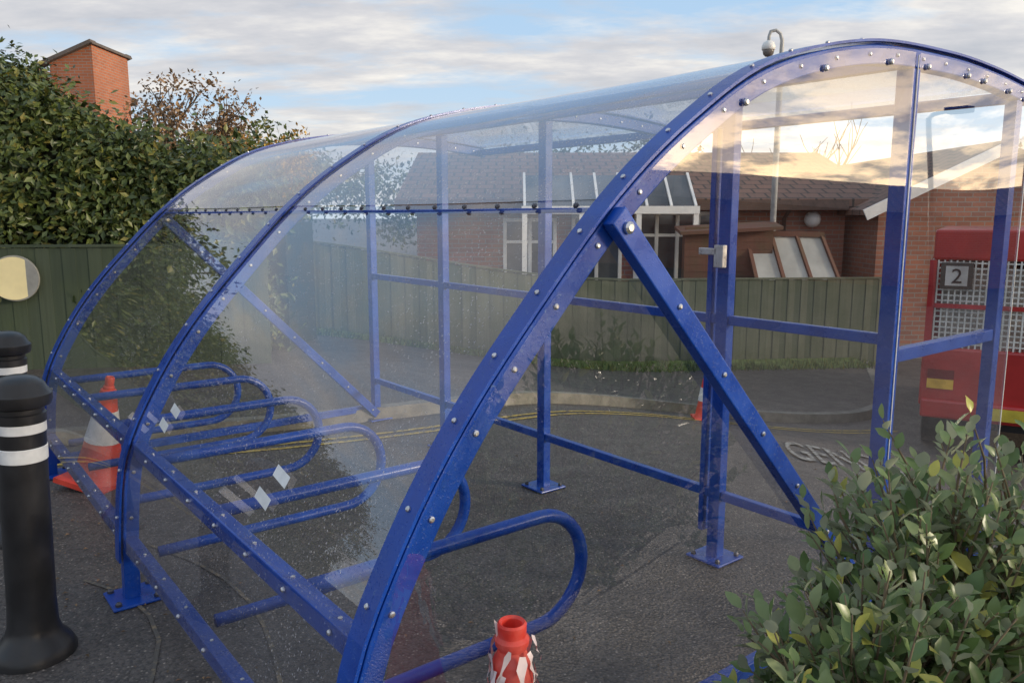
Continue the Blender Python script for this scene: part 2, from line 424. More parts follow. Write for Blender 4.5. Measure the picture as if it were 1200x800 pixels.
fm.beam(P(1.45,3.90,0),P(1.45,3.90,z_at(3.9)-.064),.06,.05,up=D1)
fm.beam(P(1.45,2.98,1.07),P(1.45,3.87,1.07),.036,.052)
fm.beam(P(1.45,2.98,.315),P(1.45,3.87,.315),.036,.042)
for w in (PW,3.97):
    for a,b in zip(FR[:-1],FR[1:]): fm.beam(P(a+.028,w,z_at(w)-.035),P(b-.028,w,z_at(w)-.035),.04,.05)
for a,b in zip(FR[:-1],FR[1:]):
    for z,hh in ((.65,.060),(.255,.055)):
        wv=w_at(z)+.030
        fm.beam(P(a+.028,wv,z),P(b-.028,wv,z),.048,hh)
        k=a+.14
        while k<b-.1:
            bolts.disc(P(k,w_at(z)+.004,z+.005),-D2,.0075,.008)
            bolts.disc(P(k,wv,z+hh/2),(0,0,1),.006,.006); k+=.27
    wv=w_at(1.615); fm.beam(P(a+.028,wv+.022,1.612),P(b-.028,wv+.022,1.612),.05,.014)
    k=a+.1
    while k<b-.08:
        dark.disc(P(k,wv-.004,1.622),-D2+np.array([0,0,1.]),.008,.011,6); k+=.17
    fm.beam(P(a+.028,2.1,z_at(2.1)-.025),P(b-.028,2.1,z_at(2.1)-.025),.03,.03)
for s in (1.45,5.5):
    sg=-1
    fm.beam(P(s+sg*.049,1.42,1.60),P(s+sg*.049,2.93,.05),.040,.062,up=(0,0,1))
    for k in np.linspace(.02,.97,8):
        q=np.array([1.42,1.60])*(1-k)+np.array([2.93,.05])*k
        bolts.disc(P(s-.0695,q[0],q[1]),-D1,.008 if k>.05 else .016,.007 if k>.05 else .013,12)
    fm.beam(P(s,.70,.10),P(s,2.91,.10),.04,.05)
o=fm.obj('blue_steel_frame',BLUE,shelter,bevel=.004)
o=clamp.obj('clamp_strips',BLUE,shelter)
bolts.obj('dome_bolts',STEEL,shelter,smooth=False)
dark.obj('hex_bolts',simple('zinc_bolt_dark',(.10,.10,.12),.4,.7),shelter)
def curved_panel(s0,s1,z0,z1,off):
    ids=[i for i in range(len(PR)) if (PR[i][1]>=z0 and (PR[i][0]<1.6 or z1 is None)) and (z1 is None or (PR[i][1]<=z1 and PR[i][0]<1.8))]
    mb=MB(); vs=[];fs=[]; ns=14
    for c,i in enumerate(ids):
        for k in range(ns+1):
            f=k/ns; sag=-.006*math.sin(math.pi*f)
            q2=PR[i]+pnorm(i)*(off+sag)
            vs.append(P(s0+(s1-s0)*f,*q2))
        if c:
            for k in range(ns): a=(c-1)*(ns+1)+k; fs.append((a,a+1,a+ns+2,a+ns+1))
    mb.add(vs,fs); return mb
for a,b in zip(FR[:-1],FR[1:]):
    curved_panel(a-.02 if a<2 else a+.002,b-.002,.23,1.64,.004).obj('side_panel',POLY,shelter,smooth=True)
    curved_panel(a-.02 if a<2 else a+.002,b-.002,1.60,None,.008).obj('roof_panel',POLYROOF,shelter,smooth=True)
def gable(s,w0,w1,zb,tilt):
    mb=MB(); n=26; vs=[];fs=[]
    for i in range(n+1):
        w=w0+(w1-w0)*i/n; zt=z_at(w)-.012
        for k in range(9):
            f=k/8; vs.append(P(s+tilt*math.sin(math.pi*i/n)*math.sin(math.pi*f),w,zb+(zt-zb)*f))
        if i:
            for k in range(8): a=(i-1)*9+k; fs.append((a,a+1,a+10,a+9))
    mb.add(vs,fs); return mb
s,sg=1.45,-1
gable(s+sg*.031,.70,2.93,.14,0.010).obj('end_panel',POLYEND,shelter,smooth=True)
gable(s+sg*.031,2.965,4.0,.14,-.006).obj('end_panel',POLYEND,shelter,smooth=True)
m=MB()
m.beam(P(1.416,2.947,.6),P(1.416,2.947,z_at(2.95)-.02),.004,.003,up=D1)
m.beam(P(1.416,4.003,.14),P(1.416,4.003,z_at(4.0)-.02),.005,.003,up=D1)
m.obj('panel_edges',simple('panel_edge',(.6,.62,.62),.3),shelter)
m=MB()
for w in (1.95,2.35,2.75,3.02,3.35,3.5,3.75,3.93):
    m.disc(P(1.416,w,z_at(w)-.055),-D1,.011,.01,12)
m.obj('panel_fixings',STEEL,shelter)
m=MB()
for s,z in ((3.19,.80),(3.14,.86),(2.18,.80),(2.13,.87)):
    vs=[]
    for (a,b) in ((0,0),(.10,-.012),(.105,.018),(.005,.03)):
        zz=z+b; vs.append(P(s-a,w_at(zz)-.012,zz))
    m.add(vs,[(0,1,2,3)])
m.obj('white_tape',WHITE,shelter)

# ------------------------------------------------------------ bicycle rack hoops
m=MB()
def hoop(s):
    zt,zb=.625,.245; r=(zt-zb)/2; zc=(zt+zb)/2; we=1.60
    pts=[(.76,zt)]+[(w,zt) for w in (1.0,1.3,we)]
    for k in range(1,16):
        a=math.pi/2-math.pi*k/16; pts.append((we+r*math.cos(a),zc+r*math.sin(a)))
    pts+=[(w,zb) for w in (we,1.3,1.0,.76)]
    m.tube([P(s,*p) for p in pts],.0225,14)
for s in (1.89,2.59,3.30,4.0,4.70,5.28): hoop(s)
o=m.obj('bicycle_rack',BLUE,smooth=True)

# ------------------------------------------------------------ bollards
def bollard(x,y,lean=0,h=1.05):
    e=empty('bollard'); z0=g(x,y); M=np.array(Vector((lean,0,1)).to_track_quat('Z','Y').to_matrix())
    m=MB(); m.lathe([(.14,-.02),(.14,.02),(.125,.05),(.095,.085),(.084,.12),(.080,.2),(.078,.70),(.078,h-.17),(.082,h-.165),(.082,h-.135),(.076,h-.13),(.076,h-.115),(.098,h-.105),(.104,h-.09),(.104,h-.065),(.094,h-.055),(.080,h-.028),(.058,h-.01),(.028,h-.001),(.0,h)],(x,y,z0),40,M)
    o=m.obj('bollard_body',BLACKP,e); smooth_angle(o,35)
    m=MB()
    for a,b in ((.848,.900),(.745,.797)):
        m.lathe([(.0785,a),(.0805,a+.002),(.0805,b-.002),(.0785,b)],(x,y,z0),40,M)
    o=m.obj('reflective_bands',WHITE,e); smooth_angle(o,35)
bollard(-1.765,2.72,.035); bollard(-2.47,3.78,.03)

# ------------------------------------------------------------ cones
CONEM=simple('cone_orange',(.75,.07,.04),.45,0,.2,10)
def m_tcone():
    t=NT('translucent_cone_plastic'); n=t.noise(14,5)
    c=t.mix(t.ramp(n,[(.4,0.),(.7,1.)]),(.78,.07,.05),(.85,.22,.18)); p=t.pbr(c,.35)
    tl=t.n('ShaderNodeBsdfTranslucent'); t.l(c,tl.inputs[0]); m=t.n('ShaderNodeMixShader'); m.inputs[0].default_value=.35
    t.l(p.outputs[0],m.inputs[1]); t.l(tl.outputs[0],m.inputs[2]); t.l(m.outputs[0],t.out.inputs[0]); return t.m
CONET=m_tcone()
def cone(x,y,h,lean=(0,0),bands=True,torn=False,z=None):
    e=empty('traffic_cone'); z0=g(x,y) if z is None else z; k=h/.75
    M=np.array(Vector((lean[0],lean[1],1)).to_track_quat('Z','Y').to_matrix())
    c=(x,y,z0+ .02)
    R=lambda t:(.155-(.155-.032)*t)*k
    if torn:
        prof=[(.17*k,.03*k),(.155*k,.05*k),(.110*k,.25*k),(.066*k,.47*k),(.050*k,.58*k),(.043*k,.66*k),(.040*k,.668*k),(.034*k,.675*k),(.031*k,.69*k),(.037*k,.70*k),(.038*k,.712*k),(.031*k,.72*k),(.032*k,.745*k),(.028*k,.75*k),(.022*k,.745*k),(.020*k,.60*k)]
    else:
        prof=[(.17*k,.03*k),(R(0),.05*k),(R(.3),.25*k),(R(.6),.47*k),(R(.86),.66*k),(.036*k,.665*k),(.036*k,.68*k),(.028*k,.69*k),(.030*k,.74*k),(.024*k,.75*k),(.018*k,.74*k),(.018*k,.60*k)]
    m=MB(); m.lathe(prof,c,32,M)
    m.box(np.array(c)+M@np.array([0,0,.012*k]),(.38*k,.38*k,.035*k),M)
    o=m.obj('cone_body',CONET if torn else CONEM,e); smooth_angle(o,35)
    if bands:
        m=MB(); f=lambda zz:(.155-(.155-.032)*((zz/k-.05)/.70))*k+.003
        a,b=.30*k,.52*k
        m.lathe([(f(a)-.002,a),(f(a),a+.001),(f(b),b-.001),(f(b)-.002,b)],c,32,M); o=m.obj('reflective_sleeve',WHITE,e); smooth_angle(o,35)
    if torn:
        m=MB(); top=np.array(c)
        def rad(z): return float(np.interp(z/k,[.05,.25,.47,.58,.66,.75],[.155,.110,.066,.050,.043,.036]))*k
        for i in range(16):
            a=i*.42+random.random()*.3; L=random.uniform(.05,.17); zs=.665*k+random.uniform(-.03,.05); vs=[]
            wd0=random.uniform(.004,.010)
            for j in range(7):
                t=j/6; wd=wd0*(1-.5*t)*(1+.5*math.sin(j*2.3+i)); z_=zs-L*t; rr=rad(z_)+.004+.006*math.sin(t*6+i)**2+.014*t*(i%3==0)
                an=a+t*.7*math.sin(i)
                cpt=top+np.array([rr*math.cos(an),rr*math.sin(an),z_])
                tx=np.array([-math.sin(a),math.cos(a),.5*math.sin(j+i)]); vs+= [cpt-tx*wd,cpt+tx*wd]
            m.add(vs,[(2*j,2*j+1,2*j+3,2*j+2) for j in range(6)])
        p=top+np.array([-.030,-.005,.69*k]); m.add([p,p+[.008,0,.012],p+[.000,.004,.055],p+[-.008,.002,.065]],[(0,1,2,3)])
        m.obj('torn_plastic',simple('torn_plastic_film',(.72,.60,.60),.4),e,smooth=True)
cone(0.0,1.56,.735,torn=True,bands=False)
cone(-2.50,4.60,.66,lean=(.22,-.05))
cone(1.90,7.62,.45)

# ------------------------------------------------------------ fences
def fence(name,pts,h,mat,bw=.10):
    e=empty(name); m=MB(); r=MB()
    for (a,b) in zip(pts[:-1],pts[1:]):
        a=np.array(a,float);b=np.array(b,float); L=np.linalg.norm(b-a); d=(b-a)/L; n=np.array([d[1],-d[0]])
        k=0; i=0
        while k<L:
            c=a+d*(k+bw/2); z=g(*c); off=.006*(i%2)+random.uniform(0,.002)
            hh=h+random.uniform(-.006,.006); cc=c+n*(off+.03)
            R=np.column_stack([[d[0],d[1],0],[n[0],n[1],0],[0,0,1]])
            m.box((cc[0],cc[1],z+hh/2+.02),(bw*1.02,.016,hh),R); k+=bw; i+=1
        q=0
        while q<=L:
            c=a+d*q-n*.04; z=g(*c); r.box((c[0],c[1],z+h/2),(.09,.09,h+.03)); q+=1.8
        for zz in (.3,h-.2):
            n_=max(1,int(L/1.)) 
            for j in range(n_):
                p=a+d*(L*j/n_);p2=a+d*(L*(j+1)/n_); r.beam((p[0],p[1],g(*p)+zz),(p2[0],p2[1],g(*p2)+zz),.04,.07)
        n_=max(1,int(L/.6))
        for j in range(n_):
            p=a+d*(L*j/n_)+n*.03;p2=a+d*(L*(j+1)/n_)+n*.03; r.beam((p[0],p[1],g(*p)+h+.035),(p2[0],p2[1],g(*p2)+h+.035),.06,.025)
    m.obj('boards',mat,e); r.obj('posts_and_rails',mat,e)
fence('green_wooden_fence',[(-14,6.4),(-2.5,8.06)],1.27,FENCE2,.12)
fence('wooden_fence',[(-5.6,11.0),(-2.2,11.1),(1,11.5),(5.6,11.9)],1.32,FENCE,.10)
m=MB(); fl=resample([(-4.0,10.75),(-2.0,10.8),(1,11.1),(5.2,11.5)],.3); strip(fl,-.18,.30,.10,.16,m); m.obj('grass_verge',LIME)
m=MB()
for i in range(3000):
    p=fl[random.randrange(len(fl))]+np.array([random.uniform(-.2,.2),random.uniform(-.3,.3)]); z=g(*p)+.1; hh=random.uniform(.03,.12); dx=random.uniform(-.05,.05)
    m.add([(p[0]-.008,p[1],z),(p[0]+.008,p[1],z),(p[0]+dx,p[1]+dx*.5,z+hh)],[(0,1,2)])
m.obj('grass',HEDGE)
e=empty('round_sign'); m=MB(); c=np.array([-4.78,7.62,1.0]); m.tube([c+[0,0,0],c+[.01,-.025,0]],[.205,.205],40); m.obj('sign_disc',simple('cream_disc',(.76,.67,.38),.5,0,.08,6),e)
m=MB(); m.tube([c+[.0,-.0,0],c+[-.004,.03,0]],[.22,.22],40); m.obj('sign_rim',simple('sign_rim',(.3,.3,.28),.5),e)

# ------------------------------------------------------------ foliage
def leaves_quad(Pp,size,outward=None):
    n=len(Pp); d=rng.normal(size=(n,3)); d/=np.linalg.norm(d,axis=1)[:,None]
    N=rng.normal(size=(n,3)); 
    if outward is not None: N=N*.6+outward
    N/=np.linalg.norm(N,axis=1)[:,None]
    x=np.cross(d,N); x/=np.linalg.norm(x,axis=1)[:,None]+1e-9; y=np.cross(N,x)
    s=(size*rng.uniform(.6,1.3,n))[:,None]
    V=np.stack([Pp-y*s, Pp+x*s*.5+N*s*.12, Pp+y*s, Pp-x*s*.5+N*s*.12],1).reshape(-1,3)
    F=np.arange(4*n).reshape(-1,4); return V,F
def np_obj(name,V,F,mat,parent=None):
    me=bpy.data.meshes.new(name); me.from_pydata(V.tolist(),[],F.tolist()); me.update(); me.materials.append(mat)
    o=bpy.data.objects.new(name,me); S.collection.objects.link(o)
    if parent: o.parent=parent
    return o
def hedge(name,x0,x1,yf,topf,depth,nc,mat,leaf=.05,per=60):
    e=empty(name); Cs=[];O=[]
    for i in range(nc):
        x=random.uniform(x0,x1); top=topf(x); y0=yf(x)
        if random.random()<.68:
            z=random.uniform(.3,top); y=y0+.25*math.sin(x*2.1+z*1.7)*.5+random.uniform(-.12,.2); o=(0,-1,.35)
            y+= max(0,(z-(top-.6)))*.5
        else: 
            y=y0+random.uniform(.1,depth); z=top-.12+.25*math.sin(x*1.9+y*2)*.6+random.uniform(-.2,.12); o=(0,-.3,1)
        Cs.append((x,y,z)); O.append(o)
    Cs=np.array(Cs);O=np.array(O)
    cnt=per; Pp=np.repeat(Cs,cnt,0)+rng.normal(size=(nc*cnt,3))*np.repeat(rng.uniform(.07,.18,nc),cnt)[:,None]
    V,F=leaves_quad(Pp,leaf,np.repeat(O,cnt,0)); np_obj('leaves',V,F,mat,e)
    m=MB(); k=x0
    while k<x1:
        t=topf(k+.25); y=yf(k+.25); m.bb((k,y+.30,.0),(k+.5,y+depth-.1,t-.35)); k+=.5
    m.obj('shade_core',CORE,e)  # solid dark boxes added behind the leaves to block light, no branches modelled
def topf(x):
    pts=[(-16,3.6),(-12,4.0),(-9,3.5),(-7.2,3.05),(-5.9,3.1),(-5.3,2.95),(-4.75,2.6),(-4.2,2.5),(-3.6,2.30),(-3.0,2.1),(-2.4,1.75)]
    return float(np.interp(x,[p[0] for p in pts],[p[1] for p in pts]))+.10*math.sin(x*3.3)+.07*math.sin(x*7.7)
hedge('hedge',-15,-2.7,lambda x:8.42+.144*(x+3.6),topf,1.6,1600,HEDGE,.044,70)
def tree(name,x,y,h,cr,mat,leaf,dens,seed,bare=False):
    e=empty(name); rd=random.Random(seed); tips=[]; m=MB(); z0=g(x,y)
    def br(p,d,L,r,lv):
        pts=[p];q=p.copy();dd=d.copy()
        for i in range(4):
            dd=dd+np.array([rd.uniform(-.18,.18),rd.uniform(-.18,.18),rd.uniform(-.02,.12)]); dd/=np.linalg.norm(dd); q=q+dd*L/4; pts.append(q.copy())
        m.tube(pts,[r,r*.9,r*.78,r*.65,r*.5],6)
        if lv==0: tips.append(q); return
        for k in range(4):
            a=rd.uniform(0,6.28); sp=rd.uniform(.45,.95); nd=dd+np.array([math.cos(a)*sp,math.sin(a)*sp,rd.uniform(-.05,.35)]); nd/=np.linalg.norm(nd)
            st=pts[rd.choice([2,3,4])]; br(st.copy(),nd,L*rd.uniform(.55,.8),r*.5,lv-1)
            if lv<=2: tips.append(st)
    br(np.array([x,y,z0]),np.array([0,0,1.]),h*.42,.035*h*.6,3)
    m.obj('trunk_and_limbs',BARK,e,smooth=True)
    if not bare:
        T=np.array(tips); n=len(T); cnt=dens; Pp=np.repeat(T,cnt,0)+rng.normal(size=(n*cnt,3))*np.repeat(rng.uniform(.35,1.,n),cnt)[:,None]*cr
        V,F=leaves_quad(Pp,leaf); np_obj('leaves',V,F,mat,e)
tree('autumn_tree',-6.8,15.5,4.4,.20,BROWNL,.045,30,3)
tree('autumn_tree',-4.9,14.5,3.4,.20,AUT,.045,60,5)
tree('autumn_tree',-7.6,18,4.6,.2,BROWNL,.055,30,15)
tree('oak_tree',-9.3,10.2,4.7,.22,HEDGE,.055,42,8)
tree('oak_tree',-6.9,27,5.0,.30,HEDGE,.08,60,31)
tree('oak_tree',-9.0,28,4.6,.30,BROWNL,.08,60,33)
tree('bare_tree',5.4,21,4.9,.2,BROWNL,.05,1,9,bare=True)
tree('bare_tree',8.0,22,4.7,.2,BROWNL,.05,1,19,bare=True)
e=empty('distant_trees'); Cs=[]
for i in range(800):
    x=random.uniform(-60,14); y=random.uniform(40,46); t=4.4+1.1*math.sin(x*.33)+.6*math.sin(x*.9+1); Cs.append((x,y,t*math.sqrt(random.random())))
Cs=np.array(Cs); Pp=np.repeat(Cs,50,0)+rng.normal(size=(800*50,3))*.5; V,F=leaves_quad(Pp,.15); np_obj('foliage',V,F,HEDGE,e)

def shrub():
    e=empty('variegated_shrub'); rd=random.Random(21); twigs=MB(); LP=[];LD=[];LN=[];LL=[]
    base=np.array([1.15,1.60,0.0])
    ells=[((1.35,1.90,.66),(.50,.42,.48)),((1.02,1.80,.60),(.34,.36,.44)),((.80,1.62,.52),(.30,.30,.37)),((.70,1.42,.42),(.28,.26,.38)),((1.12,1.38,.45),(.45,.35,.44)),((1.7,2.0,.6),(.5,.45,.5))]
    n=0
    while n<820:
        c,r=ells[rd.choice([0,0,1,1,2,2,3,3,4,4,5])]; c=np.array(c);r=np.array(r)
        u=np.array([rd.gauss(0,1) for _ in range(3)]); u/=np.linalg.norm(u)
        if u[2]<-.45: continue
        k=rd.uniform(.70,1.02) if rd.random()<.85 else rd.uniform(1.02,1.20)
        tip=c+u*r*k
        if tip[2]<.05 or (tip@D1)>1.33: continue
        n+=1
        L=rd.uniform(.16,.28); inn=tip-(u*.75+np.array([0,0,.55]))*L
        pts=[inn,inn*.5+tip*.5+np.array([rd.uniform(-.02,.02),rd.uniform(-.02,.02),.01]),tip]
        twigs.tube([base*.6+inn*.4+np.array([0,0,-.05])]+pts,[.006,.004,.003,.0015],5)
        d=(tip-inn)/np.linalg.norm(tip-inn)
        nl=rd.randint(8,12); ph=rd.random()*6.28
        a_=np.cross(d,[0,0,1.]); a_/=np.linalg.norm(a_)+1e-6; b_=np.cross(d,a_); sz=rd.uniform(.8,1.25)
        for i in range(nl):
            t=.12+.88*i/(nl-1); p=inn*(1-t)+tip*t; an=ph+i*2.4
            side=math.cos(an)*a_+math.sin(an)*b_
            ld=side*(1.0-.45*t)+d*(.45+.5*t)+np.array([0,0,.12]); ld/=np.linalg.norm(ld)
            nn=np.array([0,0,1.])*.7+d*.8-side*.25+np.array([rd.gauss(0,.35),rd.gauss(0,.35),0]); nn-=ld*np.dot(nn,ld); nn/=np.linalg.norm(nn)
            LP.append(p);LD.append(ld);LN.append(nn);LL.append(sz*rd.uniform(.044,.074)*(1-.22*t))
    twigs.obj('stems',simple('shrub_stems',(.16,.12,.07),.8),e,smooth=True)
    LP,LD,LN,LL=map(np.array,(LP,LD,LN,LL)); LX=np.cross(LN,LD); L=LL[:,None]
    wr=rng.uniform(.8,1.2,len(LL))[:,None]; cv=rng.uniform(.02,.30,len(LL))[:,None]; jit=rng.normal(size=(len(LL),3))*.03
    tmpl=[(0,0,0),(.28,0,0),(.62,0,0),(1.0,0,0),(.12,.13,.03),(.34,.25,.07),(.60,.25,.08),(.84,.14,.04),(.12,-.13,.03),(.34,-.25,.07),(.60,-.25,.08),(.84,-.14,.04)]
    V=np.stack([LP+DLX for DLX in [LD*L*(a+.08)+LX*L*b*wr+LN*L*(c-cv*a*a+jit[:,[i%3]]*(b!=0)) for i,(a,b,c) in enumerate(tmpl)]],1).reshape(-1,3)
    tf=[(0,1,4),(1,5,4),(1,2,6,5),(2,3,7,6),(1,0,8),(1,8,9),(2,1,9,10),(3,2,10,11)]
    F=[tuple(i*12+k for k in f) for i in range(len(LL)) for f in tf]
    me=bpy.data.meshes.new('leaves'); me.from_pydata(V.tolist(),[],F); me.update(); me.materials.append(SHRUB)
    me.polygons.foreach_set('use_smooth',[True]*len(me.polygons))
    o=bpy.data.objects.new('leaves',me); S.collection.objects.link(o); o.parent=e
shrub()

# ------------------------------------------------------------ buildings
def window(e,x0,x1,z0,z1,y,nx,nz,transom=None):
    fr=MB(); gl=MB(); t=.06
    gl.bb((x0+.02,y-.015,z0+.02),(x1-.02,y-.005,z1-.02))
    fr.bb((x0,y-.06,z0),(x1,y-.002,z0+t)); fr.bb((x0,y-.06,z1-t),(x1,y-.002,z1))
    fr.bb((x0-.06,y-.11,z0-.07),(x1+.06,y-.002,z0-.004))
    for i in range(nx+1):
        x=x0+(x1-x0-t)*i/nx; fr.bb((x,y-.058,z0+t),(x+t,y-.002,z1-t))
    if transom:
        fr.bb((x0+t,y-.054,transom),(x1-t,y-.003,transom+.05))
    fr.obj('window_frame',UPVC,e,bevel=.006); gl.obj('window_glass',GLASS,e)
e=empty('brick_bungalow'); GZ=-.7
m=MB(); m.bb((-1.6,13.5,GZ),(5.6,19.5,1.78)); m.obj('wall',BRICK,e)
m=MB()
def roof(m,x0,x1,y0,y1,ze,zr,th=.12):
    ym=(y0+y1)/2
    m.add([(x0,y0,ze),(x1,y0,ze),(x1,ym,zr),(x0,ym,zr),(x0,y1,ze),(x1,y1,ze),(x0,y0,ze-th),(x1,y0,ze-th),(x1,ym,zr-th),(x0,ym,zr-th),(x0,y1,ze-th),(x1,y1,ze-th)],
      [(0,1,2,3),(3,2,5,4),(6,9,8,7),(9,10,11,8),(0,6,7,1),(4,5,11,10),(0,3,9,6),(3,4,10,9),(1,7,8,2),(2,8,11,5)])
roof(m,-1.9,6.2,13.1,19.9,1.86,2.85); m.obj('tiled_roof',TILE,e)
m=MB(); m.bb((-1.9,13.02,1.68),(5.45,13.09,1.84)); m.obj('fascia_gutter',simple('brown_fascia',(.10,.06,.045),.5),e)
m=MB(); m.tube([(4.55,13.42,GZ),(4.55,13.42,1.55),(4.55,13.1,1.72)],.035,10); m.obj('drainpipe',simple('brown_pipe',(.07,.045,.035),.4),e,smooth=True)
for a in ((-.15,.75,.55,1.55,2),(1.0,1.85,.4,1.62,2),(2.05,3.5,.45,1.66,4)):
    window(e,a[0],a[1],a[2],a[3],13.49,a[4],1,transom=a[3]-.42)
m=MB(); m.lathe([(.0,-.13),(.07,-.12),(.12,-.06),(.135,0),(.12,.06),(.07,.12),(0,.13)],(5.0,13.36,1.53),24); m.obj('bulkhead_lamp',UPVC,e,smooth=True)
gx0,gx1,gy=5.75,9.6,12.6; gm=(gx0+gx1)/2; zr=2.75
m=MB(); m.add([(gx0,gy,GZ),(gx1,gy,GZ),(gx1,gy,1.78),(gm,gy,zr-.12),(gx0,gy,1.78),(gx0,19,GZ),(gx1,19,GZ),(gx1,19,1.78),(gm,19,zr-.12),(gx0,19,1.78)],[(0,1,2,3,4),(0,4,9,5),(1,6,7,2),(5,9,8,7,6)]); m.obj('gable_wall',BRICK,e)
m=MB(); 
for sx,(a,b) in enumerate(((gx0-.3,gm),(gx1+.3,gm))):
    m.add([(a,gy-.25,1.68),(b,gy-.25,zr),(b,19.2,zr),(a,19.2,1.68),(a,gy-.25,1.60),(b,gy-.25,zr-.08),(b,19.2,zr-.08),(a,19.2,1.60)],[(0,1,2,3),(4,7,6,5),(0,4,5,1),(3,2,6,7),(0,3,7,4)])
m.obj('gable_roof',TILE,e)
m=MB(); m.beam((gx0-.34,gy-.29,1.60),(gm,gy-.29,zr-.05),.03,.17,up=(0,0,1)); m.beam((gx1+.34,gy-.29,1.60),(gm,gy-.29,zr-.05),.03,.17); m.obj('white_bargeboards',UPVC,e)
window(e,7.0,8.4,.3,1.4,gy-.01,3,1,1.0)
e=empty('conservatory'); m=MB(); gl=MB()
gl.add([(.2,12.7,1.72),(2.9,12.7,1.72),(2.9,13.4,2.25),(.2,13.4,2.25)],[(0,1,2,3)])
for i in range(8):
    x=.2+2.7*i/7; m.beam((x,12.68,1.74),(x,13.42,2.28),.04,.04)
m.bb((.15,12.62,1.62),(2.95,12.72,1.74))
for x in (.2,1.1,2.0,2.9): m.bb((x-.04,12.63,-.65),(x+.04,12.71,1.62))
m.bb((.24,12.64,.35),(2.86,12.70,.43))
m.obj('white_frame',UPVC,e); gl.obj('glazed_roof',GLASS,e)
e=empty('garden_shed'); m=MB(); z0=-.65
for i in range(18):
    z=z0+i*.115
    m.beam((2.65,12.26+.004*(i%2),z+.06),(4.0,12.26+.004*(i%2),z+.06),.02,.112)
m.bb((2.66,12.29,z0),(3.99,12.48,1.38)); 
m.obj('timber_walls',SHEDW,e)
m=MB(); m.add([(2.55,12.1,1.30),(4.1,12.1,1.38),(4.1,12.6,1.46),(2.55,12.6,1.38),(2.55,12.1,1.35),(4.1,12.1,1.43),(4.1,12.6,1.51),(2.55,12.6,1.43)],[(0,1,2,3),(4,7,6,5),(0,4,5,1),(1,5,6,2),(3,2,6,7),(0,3,7,4)]); m.obj('shed_roof',SHEDW,e)
e=empty('greenhouse_frame'); m=MB(); gl=MB()
gl.add([(3.72,12.02,.58),(4.98,12.02,.58),(4.78,12.4,1.30),(3.62,12.4,1.30)],[(0,1,2,3)])
for i in range(4):
    f=i/3; m.beam((3.72+1.26*f,12.0,.56),(3.62+1.16*f,12.39,1.32),.06,.03)
m.beam((3.70,12.0,.57),(5.0,12.0,.57),.05,.06); m.obj('frame',SHEDW,e)
m=MB(); m.beam((3.6,12.4,1.33),(4.82,12.4,1.30),.10,.08); m.bb((3.9,12.05,-.66),(5.0,12.35,.52)); m.obj('timber_base',SHEDW,e)
gl.obj('glass',simple('frosted_panel',(.48,.48,.44),.4,0,.25,2),e)
e=empty('brick_house'); m=MB()
hx0,hx1=-12.3,-11.15
m.add([(hx0,22,0),(hx1,22,0),(hx1,22,6.05),(hx0,22,5.6),(hx0,24,0),(hx1,24,0),(hx1,24,6.05),(hx0,24,5.6)],[(0,1,2,3),(1,5,6,2),(0,3,7,4),(4,7,6,5),(3,2,6,7)]); m.obj('wall',BRICK2,e)
m=MB(); m.beam((-13.3,22,5.22),(hx1+.06,22,6.13),.3,.09); m.beam((-13.3,24,5.22),(hx1+.06,24,6.13),.3,.09); m.beam((hx1+.02,21.9,6.10),(hx1+.02,24.1,6.10),.12,.07); m.obj('verge',simple('dark_verge',(.12,.10,.09),.7),e)
m=MB(); m.add([(-20,21.5,4.1),(-12.3,21.5,5.35),(-12.3,27,5.35),(-20,27,4.1),(-20,21.5,3.9),(-12.3,21.5,5.15),(-12.3,27,5.15),(-20,27,3.9)],[(0,1,2,3),(4,7,6,5),(0,4,5,1),(1,5,6,2),(0,3,7,4)]); m.obj('tiled_roof',TILE,e)
m=MB(); m.bb((-19.5,22.05,0),(-12.35,26.9,3.95)); m.obj('side_wall',BRICK2,e)
for (x,y,wd,h,r) in ((26,3,22,2.4,.9),):
    e=empty('brick_house'); m=MB(); m.bb((x,y-wd/2,-.7),(x+7,y+wd/2,h-.7)); m.obj('wall',BRICK,e)
    m=MB(); a,b=y-wd/2-.3,y+wd/2+.3
    m.add([(x-.4,a,h-.75),(x-.4,b,h-.75),(x+3.5,b,h-.7+r),(x+3.5,a,h-.7+r),(x+7.4,a,h-.75),(x+7.4,b,h-.75)],[(0,1,2,3),(3,2,5,4),(0,3,4),(1,5,2)]); m.obj('tiled_roof',TILE,e)
def lamp(x,y,h):
    e=empty('street_lamp'); m=MB(); z=g(x,y); m.tube([(x,y,z),(x,y,z+1.2),(x,y,z+1.25),(x,y,z+h)],[.11,.11,.09,.07],12)
    m.tube([(x,y,z+h),(x-.15,y+.1,z+h+.1),(x-.5,y+.4,z+h+.15)],[.06,.05,.04],8); m.obj('column',simple('grey_column',(.04,.04,.045),.5),e,smooth=True)
    m=MB(); m.box((x-.75,y+.6,z+h+.16),(.75,.34,.15),np.array(Matrix.Rotation(math.radians(141),3,'Z'))); m.obj('lantern',BLACKP,e,bevel=.03)
lamp(20.5,7.3,4.7)
e=empty('cctv_camera_pole'); m=MB(); x,y=4.08,12.55; z0=-.7
m.tube([(x,y,z0),(x,y,3.55),(x+.0,y,4.20),(x-.03,y,4.30),(x-.10,y,4.35),(x-.18,y,4.33),(x-.20,y,4.26),(x-.20,y,4.18)],[.05,.045,.03,.025,.025,.025,.025,.025],12)
m.obj('pole',simple('grey_pole',(.42,.43,.43),.5),e,smooth=True)
m=MB(); m.lathe([(.03,.08),(.08,.05),(.10,0),(.10,-.05),(.09,-.06)][::-1],(x-.20,y,4.12),24); m.obj('camera_housing',UPVC,e,smooth=True)
